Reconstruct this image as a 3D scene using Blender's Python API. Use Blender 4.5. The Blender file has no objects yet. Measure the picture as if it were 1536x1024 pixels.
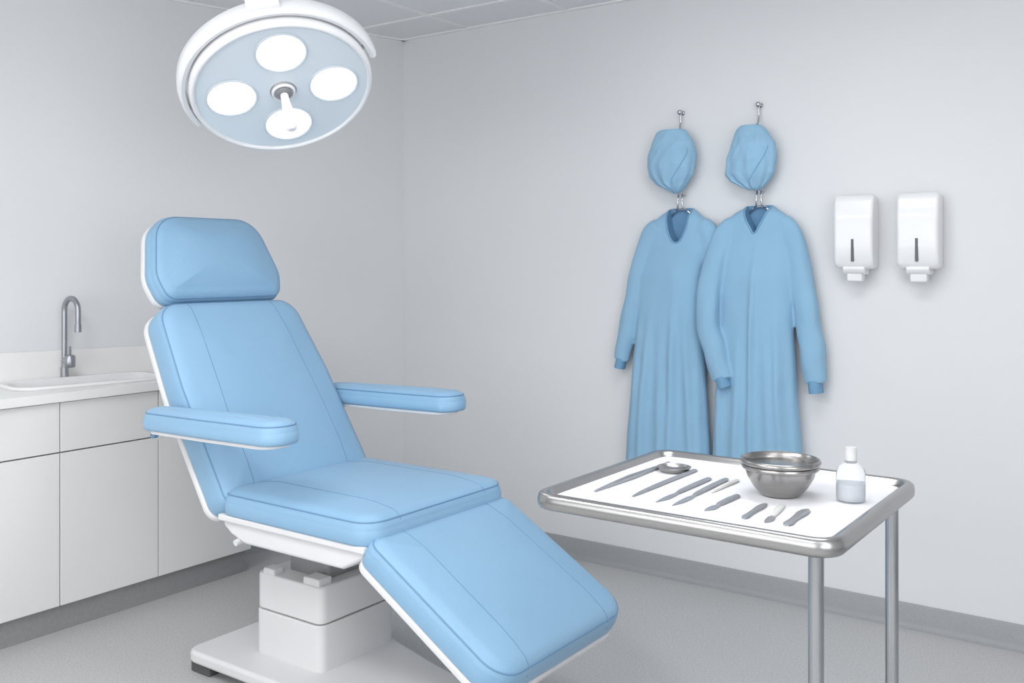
import bpy, bmesh, math
from math import sin, cos, pi, radians
from mathutils import Vector, Matrix, noise
from mathutils.bvhtree import BVHTree

scene = bpy.context.scene
try:
    scene.view_settings.view_transform = 'Standard'
    scene.view_settings.look = 'None'
except Exception:
    pass

# ------------------------------------------------------------------ materials
def lin(c):
    return tuple(((v/255)/12.92 if v/255 <= 0.04045 else ((v/255+0.055)/1.055)**2.4) for v in c)

def mat(name, rgb, rough=0.5, metal=0.0, bump=0.0, bscale=80.0, var=0.0, vscale=3.0,
        trans=0.0, emis=0.0, sheen=0.0, coat=0.0, aniso=None, spec=0.5, ior=1.45):
    m = bpy.data.materials.new(name)
    m.use_nodes = True
    nt = m.node_tree
    b = nt.nodes['Principled BSDF']
    c = lin(rgb) + (1,)
    b.inputs['Base Color'].default_value = c
    b.inputs['Roughness'].default_value = rough
    b.inputs['Metallic'].default_value = metal
    b.inputs['Transmission Weight'].default_value = trans
    b.inputs['Sheen Weight'].default_value = sheen
    b.inputs['Coat Weight'].default_value = coat
    b.inputs['Specular IOR Level'].default_value = spec
    b.inputs['IOR'].default_value = ior
    if emis:
        b.inputs['Emission Color'].default_value = (1, 1, 1, 1)
        b.inputs['Emission Strength'].default_value = emis
    tc = nt.nodes.new('ShaderNodeTexCoord')
    src = tc.outputs['Object']
    if aniso:
        mp = nt.nodes.new('ShaderNodeMapping')
        mp.inputs['Scale'].default_value = aniso
        nt.links.new(src, mp.inputs['Vector'])
        src = mp.outputs['Vector']
    if var:
        n = nt.nodes.new('ShaderNodeTexNoise')
        n.inputs['Scale'].default_value = vscale
        n.inputs['Detail'].default_value = 5
        nt.links.new(src, n.inputs['Vector'])
        r = nt.nodes.new('ShaderNodeValToRGB')
        r.color_ramp.elements[0].position = 0.3
        r.color_ramp.elements[1].position = 0.7
        r.color_ramp.elements[0].color = tuple(max(0, v*(1-var)) for v in c[:3]) + (1,)
        r.color_ramp.elements[1].color = tuple(min(1, v*(1+var)) for v in c[:3]) + (1,)
        nt.links.new(n.outputs['Fac'], r.inputs['Fac'])
        nt.links.new(r.outputs['Color'], b.inputs['Base Color'])
    if bump:
        n2 = nt.nodes.new('ShaderNodeTexNoise')
        n2.inputs['Scale'].default_value = bscale
        n2.inputs['Detail'].default_value = 4
        nt.links.new(src, n2.inputs['Vector'])
        bp = nt.nodes.new('ShaderNodeBump')
        bp.inputs['Strength'].default_value = bump
        bp.inputs['Distance'].default_value = 0.01
        nt.links.new(n2.outputs['Fac'], bp.inputs['Height'])
        nt.links.new(bp.outputs['Normal'], b.inputs['Normal'])
    return m

M_wall = mat('wall_paint', (225, 226, 228), 0.7, bump=0.03, bscale=300, var=0.01, vscale=1.5, spec=0.3)
M_ceil = mat('ceiling_tile', (234, 235, 237), 0.85, bump=0.15, bscale=150, var=0.015, vscale=60)
M_grid = mat('ceiling_grid_metal', (240, 240, 241), 0.6)
M_floor = mat('vinyl_floor', (190, 190, 190), 0.42, bump=0.05, bscale=250, var=0.13, vscale=130, spec=0.4)
M_base = mat('baseboard_vinyl', (156, 158, 160), 0.5, var=0.05, vscale=150)
M_cab = mat('cabinet_laminate', (230, 230, 229), 0.45, var=0.01)
M_gap = mat('cabinet_gap', (120, 120, 122), 0.7)
M_kick = mat('toe_kick', (146, 146, 147), 0.5, var=0.05, vscale=60)
M_counter = mat('countertop', (238, 238, 237), 0.3, var=0.01, vscale=8)
M_ceramic = mat('ceramic', (238, 238, 238), 0.15, coat=0.3)
M_faucet = mat('brushed_nickel', (165, 167, 172), 0.32, metal=0.85, var=0.04, vscale=20)
M_blue = mat('blue_vinyl', (137, 176, 206), 0.42, bump=0.12, bscale=260, var=0.02, vscale=3, sheen=0.1, spec=0.45)
M_pipe = mat('blue_piping', (110, 148, 182), 0.5, var=0.03)
M_seam = mat('blue_seam', (100, 138, 173), 0.6, var=0.03)
M_shell = mat('white_plastic', (226, 226, 227), 0.38, var=0.01)
M_shell2 = mat('white_plastic_base', (218, 218, 219), 0.42, var=0.015)
M_dark = mat('dark_rubber', (84, 84, 86), 0.6, var=0.1)
M_grey = mat('grey_metal', (150, 150, 152), 0.4, metal=0.4, var=0.05)
M_steel = mat('stainless_steel', (176, 175, 174), 0.27, metal=1.0, bump=0.03, bscale=60, aniso=(1, 1, 14), var=0.06, vscale=6)
M_bowl = mat('bowl_steel', (164, 162, 160), 0.25, metal=1.0, bump=0.04, bscale=60, aniso=(1, 1, 14), var=0.08, vscale=6)
M_leg = mat('tube_steel', (182, 184, 187), 0.2, metal=1.0, var=0.05, vscale=5)
M_tool = mat('instrument_steel', (164, 167, 173), 0.33, metal=0.5, var=0.05, vscale=30)
M_toolw = mat('instrument_plastic', (216, 216, 213), 0.4, var=0.02)
M_cloth_tray = mat('tray_liner', (238, 238, 241), 0.6, bump=0.08, bscale=12, var=0.015, vscale=6)
M_gown = mat('gown_fabric', (143, 183, 211), 0.9, bump=0.06, bscale=160, var=0.02, vscale=4, sheen=0.15, spec=0.2)
M_gown_d = mat('gown_cuff', (118, 161, 194), 0.9, bump=0.2, bscale=120, var=0.04, vscale=20, spec=0.2)
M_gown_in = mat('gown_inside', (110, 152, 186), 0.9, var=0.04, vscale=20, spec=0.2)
M_cap = mat('cap_fabric', (147, 187, 214), 0.88, bump=0.3, bscale=40, var=0.04, vscale=14, sheen=0.15, spec=0.2)
M_chrome = mat('chrome', (200, 200, 204), 0.15, metal=1.0, var=0.03)
M_disp = mat('dispenser_plastic', (238, 238, 239), 0.28, var=0.01, coat=0.2)
M_slot = mat('dispenser_window', (92, 94, 98), 0.3, var=0.1)
M_lface = mat('lamp_face', (222, 231, 238), 0.4, var=0.01)
M_lbody = mat('lamp_body', (230, 231, 233), 0.3, var=0.01, coat=0.2)
M_led = mat('lamp_led', (255, 255, 255), 0.4, emis=9.0, var=0.01)
M_ledrim = mat('lamp_led_edge', (250, 250, 252), 0.4, emis=0.5, var=0.01)
M_ledring = mat('lamp_led_ring', (206, 215, 223), 0.35, var=0.01)
M_panel = mat('light_panel', (255, 255, 255), 0.5, emis=1.2, var=0.01)
M_bottle = mat('bottle_plastic', (248, 250, 252), 0.12, trans=0.92, var=0.01, ior=1.2)
M_liquid = mat('liquid_soap', (240, 243, 247), 0.3, trans=0.5, var=0.02, ior=1.2)
M_cap2 = mat('bottle_cap', (238, 238, 238), 0.35, trans=0.3, var=0.01)

# ------------------------------------------------------------------ helpers
def empty(name, loc):
    e = bpy.data.objects.new(name, None)
    e.empty_display_size = 0.1
    e.location = loc
    scene.collection.objects.link(e)
    return e

def attach(o, parent):
    if parent is not None:
        o.parent = parent
        o.matrix_parent_inverse = Matrix.Translation(-Vector(parent.location))

def mesh_obj(name, verts, faces, material, parent=None, smooth=False, sharp=None):
    me = bpy.data.meshes.new(name)
    me.from_pydata([tuple(v) for v in verts], [], faces)
    bm = bmesh.new(); bm.from_mesh(me)
    bmesh.ops.recalc_face_normals(bm, faces=bm.faces)
    bm.to_mesh(me); bm.free()
    me.materials.append(material)
    if smooth:
        me.polygons.foreach_set('use_smooth', [True]*len(me.polygons))
        if sharp:
            me.set_sharp_from_angle(angle=radians(sharp))
    o = bpy.data.objects.new(name, me)
    scene.collection.objects.link(o)
    attach(o, parent)
    return o

def bevel(o, w, seg=3):
    o.data.polygons.foreach_set('use_smooth', [True]*len(o.data.polygons))
    m = o.modifiers.new('bevel', 'BEVEL')
    m.width = w; m.segments = seg; m.limit_method = 'ANGLE'; m.angle_limit = radians(35)
    m.harden_normals = True
    return o

def bake(o):
    dg = bpy.context.evaluated_depsgraph_get()
    dg.update()
    ev = o.evaluated_get(dg)
    me = bpy.data.meshes.new_from_object(ev)
    o.modifiers.clear()
    o.data = me
    return o

def box(name, x0, x1, y0, y1, z0, z1, material, parent=None, bv=0.0, seg=3):
    v = [(x, y, z) for x in (x0, x1) for y in (y0, y1) for z in (z0, z1)]
    f = [(0, 1, 3, 2), (4, 6, 7, 5), (0, 4, 5, 1), (2, 3, 7, 6), (0, 2, 6, 4), (1, 5, 7, 3)]
    o = mesh_obj(name, v, f, material, parent)
    if bv: bevel(o, bv, seg)
    return o

def prism(name, poly, z0, z1, material, parent=None, bv=0.0, seg=3, M=None, top_scale=None):
    n = len(poly)
    c = Vector((sum(p[0] for p in poly)/n, sum(p[1] for p in poly)/n))
    v = [Vector((p[0], p[1], z0)) for p in poly]
    for p in poly:
        if top_scale:
            q = c + (Vector(p)-c)*top_scale
        else:
            q = p
        v.append(Vector((q[0], q[1], z1)))
    if M: v = [M @ a for a in v]
    f = [tuple(range(n))[::-1], tuple(range(n, 2*n))]
    f += [(i, (i+1) % n, n+(i+1) % n, n+i) for i in range(n)]
    o = mesh_obj(name, v, f, material, parent)
    if bv: bevel(o, bv, seg)
    return o

def round_poly(pts, rad, seg=6):
    out = []
    n = len(pts)
    if not hasattr(rad, '__len__'): rad = [rad]*n
    for i in range(n):
        p = Vector(pts[i]); a = Vector(pts[i-1]); b = Vector(pts[(i+1) % n])
        da = (a-p).normalized(); db = (b-p).normalized()
        ang = da.angle(db)
        t = min(rad[i]/math.tan(ang/2), (a-p).length*0.49, (b-p).length*0.49)
        p0 = p+da*t; p1 = p+db*t
        for k in range(seg+1):
            s = k/seg
            w = cos((pi-ang)/2)
            B = (p0*(1-s)**2 + p*(2*w*s*(1-s)) + p1*s**2)/((1-s)**2+2*w*s*(1-s)+s**2)
            out.append((B.x, B.y))
    return out

def resample(pts, n, closed=True):
    P = [Vector(p) for p in pts]
    if closed: P.append(P[0])
    L = [0]
    for i in range(1, len(P)): L.append(L[-1]+(P[i]-P[i-1]).length)
    out = []; j = 0
    for k in range(n):
        t = L[-1]*k/(n if closed else n-1)
        while j < len(L)-2 and L[j+1] < t: j += 1
        s = (t-L[j])/max(1e-9, L[j+1]-L[j])
        out.append(P[j].lerp(P[j+1], s))
    return out

def tube(name, pts, r, material, parent=None, cyclic=False, seg=10, flat=None, caps=True):
    P = [Vector(p) for p in pts]
    n = len(P)
    R = r if hasattr(r, '__len__') else [r]*n
    verts = []; faces = []
    up = None
    for i in range(n):
        if cyclic: t = (P[(i+1) % n]-P[i-1])
        else: t = P[min(i+1, n-1)]-P[max(i-1, 0)]
        t.normalize()
        if up is None:
            a = Vector((0, 0, 1)) if abs(t.z) < 0.9 else Vector((0, 1, 0))
            up = (a - t*a.dot(t)).normalized()
        else:
            up = (up - t*up.dot(t)).normalized()
        s = t.cross(up)
        ru = R[i]; rs = R[i]
        if flat: ru = R[i]*flat[0]; rs = R[i]*flat[1]
        for k in range(seg):
            a = 2*pi*k/seg
            verts.append(P[i]+up*cos(a)*ru+s*sin(a)*rs)
    m = n if cyclic else n-1
    for i in range(m):
        for k in range(seg):
            a = i*seg+k; b = i*seg+(k+1) % seg
            c = ((i+1) % n)*seg+(k+1) % seg; d = ((i+1) % n)*seg+k
            faces.append((a, b, c, d))
    if not cyclic and caps:
        faces.append(tuple(range(seg))[::-1])
        faces.append(tuple(range((n-1)*seg, n*seg)))
    return mesh_obj(name, verts, faces, material, parent, smooth=True, sharp=50)

def smooth_path(pts, n=24):
    P = [Vector(p) for p in pts]
    out = []
    m = len(P)
    per = max(2, n//(m-1))
    for i in range(m-1):
        p0 = P[max(i-1, 0)]; p1 = P[i]; p2 = P[i+1]; p3 = P[min(i+2, m-1)]
        for k in range(per):
            t = k/per
            out.append(0.5*((2*p1)+(p2-p0)*t+(2*p0-5*p1+4*p2-p3)*t*t+(3*p1-p0-3*p2+p3)*t**3))
    out.append(P[-1])
    return out

def interp(tab, z):
    if z <= tab[0][0]: return tab[0][1:]
    if z >= tab[-1][0]: return tab[-1][1:]
    for i in range(len(tab)-1):
        if tab[i][0] <= z <= tab[i+1][0]:
            s = (z-tab[i][0])/(tab[i+1][0]-tab[i][0])
            s2 = s*s*(3-2*s)*0.3+s*0.7
            return tuple(a+(b-a)*s2 for a, b in zip(tab[i][1:], tab[i+1][1:]))

def lathe(name, prof, M, material, parent=None, seg=48, sharp=40):
    verts = []; faces = []
    n = len(prof)
    for (r, z) in prof:
        for k in range(seg):
            a = 2*pi*k/seg
            verts.append(M @ Vector((r*cos(a), r*sin(a), z)))
    for i in range(n-1):
        for k in range(seg):
            faces.append((i*seg+k, i*seg+(k+1) % seg, (i+1)*seg+(k+1) % seg, (i+1)*seg+k))
    if prof[0][0] > 1e-6: faces.append(tuple(range(seg))[::-1])
    if prof[-1][0] > 1e-6: faces.append(tuple(range((n-1)*seg, n*seg)))
    o = mesh_obj(name, verts, faces, material, parent, smooth=True, sharp=sharp)
    bm = bmesh.new(); bm.from_mesh(o.data)
    bmesh.ops.remove_doubles(bm, verts=bm.verts, dist=1e-6)
    bmesh.ops.recalc_face_normals(bm, faces=bm.faces)
    bm.to_mesh(o.data); bm.free()
    return o

def frame(origin, ux, vy):
    ux = Vector(ux).normalized(); vy = Vector(vy)
    vy = (vy-ux*vy.dot(ux)).normalized()
    w = ux.cross(vy)
    M = Matrix((ux, vy, w)).transposed().to_4x4()
    M.translation = Vector(origin)
    return M

def cushion(name, outline, t, r, crown, M, parent, seams=(), piping=True, n=200, material=None):
    """outline in (u,v); thickness along w"""
    O = resample(outline, n)
    area = sum(O[i].x*O[(i+1) % n].y-O[(i+1) % n].x*O[i].y for i in range(n))
    sgn = 1 if area > 0 else -1
    NR = []
    for i in range(n):
        d = O[(i+1) % n]-O[i-1]
        NR.append(Vector((d.y, -d.x)).normalized()*sgn)
    for _ in range(3):
        NR = [(NR[i-1]+NR[i]*2+NR[(i+1) % n]).normalized() for i in range(n)]
    cx = (max(p.x for p in O)+min(p.x for p in O))/2
    cy = (max(p.y for p in O)+min(p.y for p in O))/2
    rings = []
    def ring(inset, w):
        rings.append([Vector((p.x-q.x*inset, p.y-q.y*inset, w)) for p, q in zip(O, NR)])
    rb = min(r*0.35, t*0.2, 0.010)
    ring(rb*1.5, 0)
    for k in range(4):
        a = pi/2*k/3
        ring(rb*(1-sin(a)), rb*(1-cos(a)))
    ring(-0.002 if piping else 0, t*0.45)
    K_ = 1.15
    amax = radians(90) if crown < 0.006 else radians(78)
    for k in range(10):
        a = amax*k/9
        ring(r*(1-cos(a))*K_, t-r+r*sin(a))
    zt_ = t-r+r*sin(amax)
    base = [(p.x, p.y) for p in rings[-1]]
    hw = max(abs(x-cx) for x, y in base); hl = max(abs(y-cy) for x, y in base)
    m_ = 22
    hh = (t-zt_)+crown
    for k in range(1, m_):
        q = (k/m_)
        R = []
        for x, y in base:
            X_ = (x-cx)*(1-q); Y_ = (y-cy)*(1-q)
            # blunt, pillow-like rise: steep at the rim, nearly flat in the middle
            s = 1-(1-q)**5
            R.append(Vector((cx+X_, cy+Y_, zt_+hh*(0.62*s+0.38*(1-(1-q)**2)))))
        rings.append(R)
    verts = []; faces = []
    for R in rings: verts += R
    c0 = len(verts); verts.append(Vector((cx, cy, 0)))
    c1 = len(verts); verts.append(Vector((cx, cy, zt_+hh)))
    for i in range(len(rings)-1):
        for k in range(n):
            faces.append((i*n+k, i*n+(k+1) % n, (i+1)*n+(k+1) % n, (i+1)*n+k))
    L = (len(rings)-1)*n
    for k in range(n):
        faces.append((c0, (k+1) % n, k))
        faces.append((c1, L+k, L+(k+1) % n))
    # relax the crowned area so that no creases radiate from the corners
    if crown >= 0.006:
        first = (len(rings)-m_+1)
        N0 = first*n
        zs_ = [v.z for v in verts]
        for it in range(60):
            nz = list(zs_)
            for i in range(first, len(rings)):
                for k in range(n):
                    a = i*n+k
                    up_ = (i+1)*n+k if i < len(rings)-1 else c1
                    nz[a] = (zs_[i*n+k-1 if k else i*n+n-1]+zs_[i*n+(k+1) % n]+zs_[(i-1)*n+k]+zs_[up_]+2*zs_[a])/6
            nz[c1] = sum(zs_[L+k] for k in range(n))/n
            zs_ = nz
        for i in range(N0, len(verts)): verts[i].z = zs_[i]
    bvh = BVHTree.FromPolygons([tuple(v) for v in verts], faces)
    o = mesh_obj(name, [M @ v for v in verts], faces, material or M_blue, parent, smooth=True)
    if piping:
        a = radians(35)
        R = [Vector((p.x-q.x*r*(1-cos(a))*K_, p.y-q.y*r*(1-cos(a))*K_, t-r+r*sin(a))) for p, q in zip(O, NR)]
        tube(name+'_piping', [M @ p for p in R], 0.0026, M_pipe, parent, cyclic=True, seg=8)
    for i, s in enumerate(seams):
        pts = []
        P = resample(s, 70, closed=False)
        for p in P:
            h = bvh.ray_cast(Vector((p.x, p.y, 1)), Vector((0, 0, -1)))
            if h[0] is not None and h[0].z > t*0.4:
                pts.append(M @ (h[0]+Vector((0, 0, -0.0004))))
        if len(pts) > 3:
            tube(name+'_seam_%d' % (i+1), pts, 0.0015, M_seam, parent, seg=6)
    return o

# ------------------------------------------------------------------ room
K = 0.268          # the left wall is not square to the back wall
YF = -5.6; XR = 5.2; H = 2.6
def wx(y): return K*y
prism('floor', [(wx(YF)-0.1, YF-0.1), (XR+0.1, YF-0.1), (XR+0.1, 0.1), (-0.1, 0.1)], -0.1, 0.0, M_floor)
prism('ceiling', [(wx(YF)-0.1, YF-0.1), (XR+0.1, YF-0.1), (XR+0.1, 0.1), (-0.1, 0.1)], H, H+0.1, M_ceil)
box('wall_back', -0.1, XR+0.1, 0.0, 0.1, 0, H, M_wall)
prism('wall_left', [(0, 0), (0, 0.1), (-0.15, 0.1), (wx(YF)-0.15, YF), (wx(YF), YF)], 0, H, M_wall)
box('wall_right', XR, XR+0.1, YF, 0, 0, H, M_wall)
box('wall_front', wx(YF)-0.1, XR+0.1, YF-0.1, YF, 0, H, M_wall)

def baseboard(name, x0, y0, x1, y1, nx, ny):
    N = Vector((nx, ny, 0)).normalized()
    prof = [(0, 0), (0.030, 0.0), (0.022, 0.004), (0.014, 0.012), (0.010, 0.022), (0.010, 0.086), (0.006, 0.092), (0, 0.092)]
    v = []
    for base in (Vector((x0, y0, 0)), Vector((x1, y1, 0))):
        v += [base+N*a+Vector((0, 0, b)) for a, b in prof]
    n = len(prof)
    f = [tuple(range(n)), tuple(range(n, 2*n))]+[(i, (i+1) % n, n+(i+1) % n, n+i) for i in range(n)]
    return mesh_obj(name, v, f, M_base, None, smooth=True, sharp=40)
baseboard('baseboard_back', 0.0, 0, XR, 0, 0, -1)
baseboard('baseboard_left', 0, 0, wx(-1.0), -1.0, 1, -K)
baseboard('baseboard_right', XR, 0, XR, YF, -1, 0)

gv = []; gf = []
def addbox(x0, x1, y0, y1, z0, z1):
    b = len(gv)
    gv.extend([(x, y, z) for x in (x0, x1) for y in (y0, y1) for z in (z0, z1)])
    gf.extend([tuple(b+i for i in q) for q in [(0, 1, 3, 2), (4, 6, 7, 5), (0, 4, 5, 1), (2, 3, 7, 6), (0, 2, 6, 4), (1, 5, 7, 3)]])
for i in range(1, 9):
    x = -0.15+0.6*i
    addbox(x-0.011, x+0.011, YF, 0, H-0.005, H+0.001)
for j in range(0, 10):
    y = -0.32-0.6*j
    if y > YF: addbox(wx(y)-0.0, XR, y-0.011, y+0.011, H-0.006, H+0.001)
mesh_obj('ceiling_grid', gv, gf, M_grid)
box('trim_1', 0, XR, -0.022, 0, H-0.008, H, M_grid)
prism('trim_2', [(0, 0), (wx(YF), YF), (wx(YF)+0.022, YF), (0.022, 0)], H-0.008, H, M_grid)

# ------------------------------------------------------------------ lights: ceiling panels and added window-shaped fill panels out of view
panel_pos = [(1.35, -3.32, 21), (2.55, -1.52, 12), (2.55, -3.92, 14), (4.35, -3.32, 5)]
for i, (px, py, pw) in enumerate(panel_pos):
    e = empty('ceiling_light_panel' if i == 0 else 'ceiling_light_panel.%03d' % i, (px, py, H))
    box('frame_%d' % i, px-0.6, px+0.6, py-0.3, py+0.3, H-0.012, H, M_grid, e)
    box('diffuser_%d' % i, px-0.58, px+0.58, py-0.28, py+0.28, H-0.016, H-0.011, M_panel, e)
    ld = bpy.data.lights.new('panel_light_%d' % i, 'AREA')
    ld.shape = 'RECTANGLE'; ld.size = 1.15; ld.size_y = 0.55
    ld.energy = pw
    ld.color = (0.99, 0.995, 1.0)
    lo = bpy.data.objects.new('panel_light_%d' % i, ld)
    lo.location = (px, py, H-0.02)
    scene.collection.objects.link(lo)
    attach(lo, e)
fp1 = empty('fill_panel_1', (1.9, YF, 1.45))  # unseen fill added on the front wall, framed like a window, lifts the ceiling
wx0, wx1, wz0, wz1 = 0.2, 3.6, 0.75, 2.3
for nm, a in (('frame_bottom', (wx0-0.06, wx1+0.06, wz0-0.06, wz0)), ('frame_top', (wx0-0.06, wx1+0.06, wz1, wz1+0.06)),
              ('frame_l', (wx0-0.06, wx0, wz0, wz1)), ('frame_r', (wx1, wx1+0.06, wz0, wz1)), ('frame_mid', (1.88, 1.92, wz0, wz1))):
    box(nm, a[0], a[1], YF+0.001, YF+0.05, a[2], a[3], M_grid, fp1)
box('fill_glow', wx0, wx1, YF+0.001, YF+0.012, wz0, wz1, M_panel, fp1)
ld = bpy.data.lights.new('fill_light', 'AREA')
ld.shape = 'RECTANGLE'; ld.size = wx1-wx0; ld.size_y = wz1-wz0; ld.energy = 19; ld.color = (0.98, 0.99, 1.0)
lo = bpy.data.objects.new('fill_light', ld)
lo.location = ((wx0+wx1)/2, YF+0.06, (wz0+wz1)/2); lo.rotation_euler = (radians(90), 0, 0)
scene.collection.objects.link(lo); attach(lo, fp1)
fp2 = empty('fill_panel_2', (XR, -4.0, 1.45))  # second added fill, window-shaped and out of view, brightens left wall and chair
y0_, y1_ = -5.2, -2.9
for nm, a in (('frame_bottom', (y0_-0.06, y1_+0.06, wz0-0.06, wz0)), ('frame_top', (y0_-0.06, y1_+0.06, wz1, wz1+0.06)),
              ('frame_l', (y0_-0.06, y0_, wz0, wz1)), ('frame_r', (y1_, y1_+0.06, wz0, wz1)), ('frame_mid', (-4.07, -4.03, wz0, wz1))):
    box(nm, XR-0.05, XR-0.001, a[0], a[1], a[2], a[3], M_grid, fp2)
box('fill_glow', XR-0.012, XR-0.001, y0_, y1_, wz0, wz1, M_panel, fp2)
ld = bpy.data.lights.new('fill_light_2', 'AREA')
ld.shape = 'RECTANGLE'; ld.size = y1_-y0_; ld.size_y = wz1-wz0; ld.energy = 24; ld.color = (0.98, 0.99, 1.0)
lo = bpy.data.objects.new('fill_light_2', ld)
lo.location = (XR-0.06, (y0_+y1_)/2, (wz0+wz1)/2); lo.rotation_euler = (radians(90), 0, radians(90))
scene.collection.objects.link(lo); attach(lo, fp2)

# ------------------------------------------------------------------ base cabinet
cab = empty('base_cabinet', (0, -2.2, 0))
ys = [-1.03, -1.508, -1.929, -2.38, -2.83, -3.28]
YE = -3.30
prism('carcass', [(-0.012, -1.035), (-0.012, YE), (wx(YE)+0.004, YE), (wx(-1.035)+0.004, -1.035)], 0.10, 0.72, M_gap, cab)
prism('carcass_rail', [(-0.012, -1.035), (-0.012, YE), (-0.04, YE), (-0.04, -1.035)], 0.72, 0.885, M_gap, cab)
prism('end_panel', [(0.0, -1.03), (0.0, -1.042), (wx(-1.042)+0.004, -1.042), (wx(-1.03)+0.004, -1.03)], 0.10, 0.88, M_cab, cab)
prism('toe_kick', [(-0.015, -1.04), (-0.015, YE), (wx(YE)+0.01, YE), (wx(-1.04)+0.01, -1.04)], 0.0, 0.10, M_kick, cab)
for i in range(5):
    a, b = ys[i+1], ys[i]
    box('door_panel_%d' % i, -0.011, 0.008, a+0.002, b-0.002, 0.102, 0.677, M_cab, cab, 0.0015, 2)
    box('drawer_panel_%d' % i, -0.011, 0.008, a+0.002, b-0.002, 0.682, 0.868, M_cab, cab, 0.0015, 2)
ct = prism('countertop', [(0.028, -1.0), (0.028, YE-0.01), (wx(YE-0.01)+0.003, YE-0.01), (wx(-1.0)+0.003, -1.0)], 0.872, 0.907, M_counter, cab)
SC = Vector((-0.215, -1.70))
ang = math.atan(K)*0.6
def sink_ring(hx, hy, rad, z):
    pts = resample(round_poly([(-hx, -hy), (hx, -hy), (hx, hy), (-hx, hy)], rad, 8), 96)
    ca, sa = cos(-ang), sin(-ang)
    return [Vector((SC.x+p.x*ca-p.y*sa, SC.y+p.x*sa+p.y*ca, z)) for p in pts]
cut = prism('cutter', [(p.x, p.y) for p in sink_ring(0.125, 0.285, 0.07, 0)], 0.8, 1.0, M_counter)
bm_ = ct.modifiers.new('b', 'BOOLEAN'); bm_.object = cut; bm_.operation = 'DIFFERENCE'; bm_.solver = 'EXACT'
bake(ct); bpy.data.objects.remove(cut)
bevel(ct, 0.003, 2)
yb = YE-0.01
prism('backsplash', [(wx(-1.0)+0.002, -1.0), (wx(yb)+0.002, yb), (wx(yb)+0.016, yb), (wx(-1.0)+0.016, -1.0)], 0.905, 1.025, M_counter, cab, 0.002, 2)
sink = empty('sink', (SC.x, SC.y, 0.907))
rs = [sink_ring(0.148, 0.308, 0.09, 0.9075), sink_ring(0.150, 0.310, 0.09, 0.913), sink_ring(0.146, 0.306, 0.088, 0.919),
      sink_ring(0.130, 0.290, 0.075, 0.919), sink_ring(0.120, 0.280, 0.068, 0.912), sink_ring(0.112, 0.27, 0.062, 0.86),
      sink_ring(0.10, 0.255, 0.055, 0.79), sink_ring(0.07, 0.2, 0.04, 0.775), sink_ring(0.015, 0.03, 0.01, 0.772)]
vv = [p for r_ in rs for p in r_]; n_ = 96
ff = [(i*n_+k, i*n_+(k+1) % n_, (i+1)*n_+(k+1) % n_, (i+1)*n_+k) for i in range(len(rs)-1) for k in range(n_)]
ff.append(tuple(range((len(rs)-1)*n_, len(rs)*n_)))
mesh_obj('basin', vv, ff, M_ceramic, sink, smooth=True, sharp=60)

FX, FY = -0.385, -1.69
fa = empty('faucet', (FX, FY, 0.907))
T = Matrix.Translation((FX, FY, 0.907))
lathe('base_flange', [(0.0, 0), (0.020, 0), (0.020, 0.004), (0.0165, 0.008), (0.016, 0.05), (0.0, 0.05)], T, M_faucet, fa, 32)
pts = [(FX, FY, 0.95), (FX, FY, 1.05), (FX, FY, 1.15), (FX, FY, 1.19)]
for k in range(0, 13):
    a = pi*k/12
    pts.append((FX+0.052-0.052*cos(a), FY, 1.195+0.052*sin(a)))
pts += [(FX+0.104, FY, 1.15), (FX+0.104, FY, 1.125)]
tube('gooseneck', pts, 0.0115, M_faucet, fa, seg=16)
tube('spout_tip', [(FX+0.104, FY, 1.14), (FX+0.104, FY, 1.108)], 0.0135, M_faucet, fa, seg=16)
tube('handle_body', [(FX, FY, 0.985), (FX+0.055, FY-0.012, 0.985)], 0.014, M_faucet, fa, seg=16)
lathe('valve', [(0, -0.024), (0.02, -0.024), (0.022, -0.02), (0.022, 0.02), (0.018, 0.026), (0, 0.026)], Matrix.Translation((FX+0.066, FY-0.014, 0.985)), M_faucet, fa, 24)
tube('lever', [(FX+0.07, FY-0.016, 1.0), (FX+0.078, FY-0.02, 1.03), (FX+0.082, FY-0.022, 1.05)], [0.006, 0.005, 0.004], M_faucet, fa)

# ------------------------------------------------------------------ examination chair
CY = -1.565
ch = empty('examination_chair', (1.1, CY, 0))
Ms = frame((0.915, CY, 0.578), (0, -1, 0), (1, 0, 0.0))
seat_out = round_poly([(-0.338, 0), (0.338, 0), (0.343, 0.675), (-0.343, 0.675)], [0.05, 0.05, 0.08, 0.08], 10)
cushion('seat_cushion', seat_out, 0.088, 0.046, 0.018, Ms, ch, seams=[[(-0.20, 0.03), (-0.205, 0.67)], [(0.20, 0.03), (0.205, 0.67)]])
vb = Vector((-0.38, 0, 0.58)).normalized()
nb = Vector((0.58, 0, 0.38)).normalized()
tb = 0.108
ob = Vector((0.958, CY, 0.655)) - nb*(tb+0.012) - vb*0.045
Mb = frame(ob, (0, 1, 0), vb)
if (Mb.to_3x3() @ Vector((0, 0, 1))).dot(nb) < 0:
    Mb = frame(ob, (0, -1, 0), vb)
back_out = round_poly([(-0.340, 0), (0.340, 0), (0.340, 0.45), (0.312, 0.782), (-0.312, 0.782), (-0.340, 0.45)],
                      [0.05, 0.05, 0.6, 0.09, 0.09, 0.6], 12)
cushion('backrest_cushion', back_out, tb, 0.046, 0.018, Mb, ch,
        seams=[[(-0.215, 0.05), (-0.215, 0.3), (-0.185, 0.778)], [(0.215, 0.05), (0.215, 0.3), (0.185, 0.778)]])
Msh = Mb @ Matrix.Translation((0, 0.0, -0.018))
cushion('backrest_shell', [(p[0]*1.010, -0.004+p[1]*1.010) for p in back_out], 0.020, 0.007, 0.0, Msh, ch, piping=False, material=M_shell)
vh = Vector((-0.13, 0, 0.32)).normalized()
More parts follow.
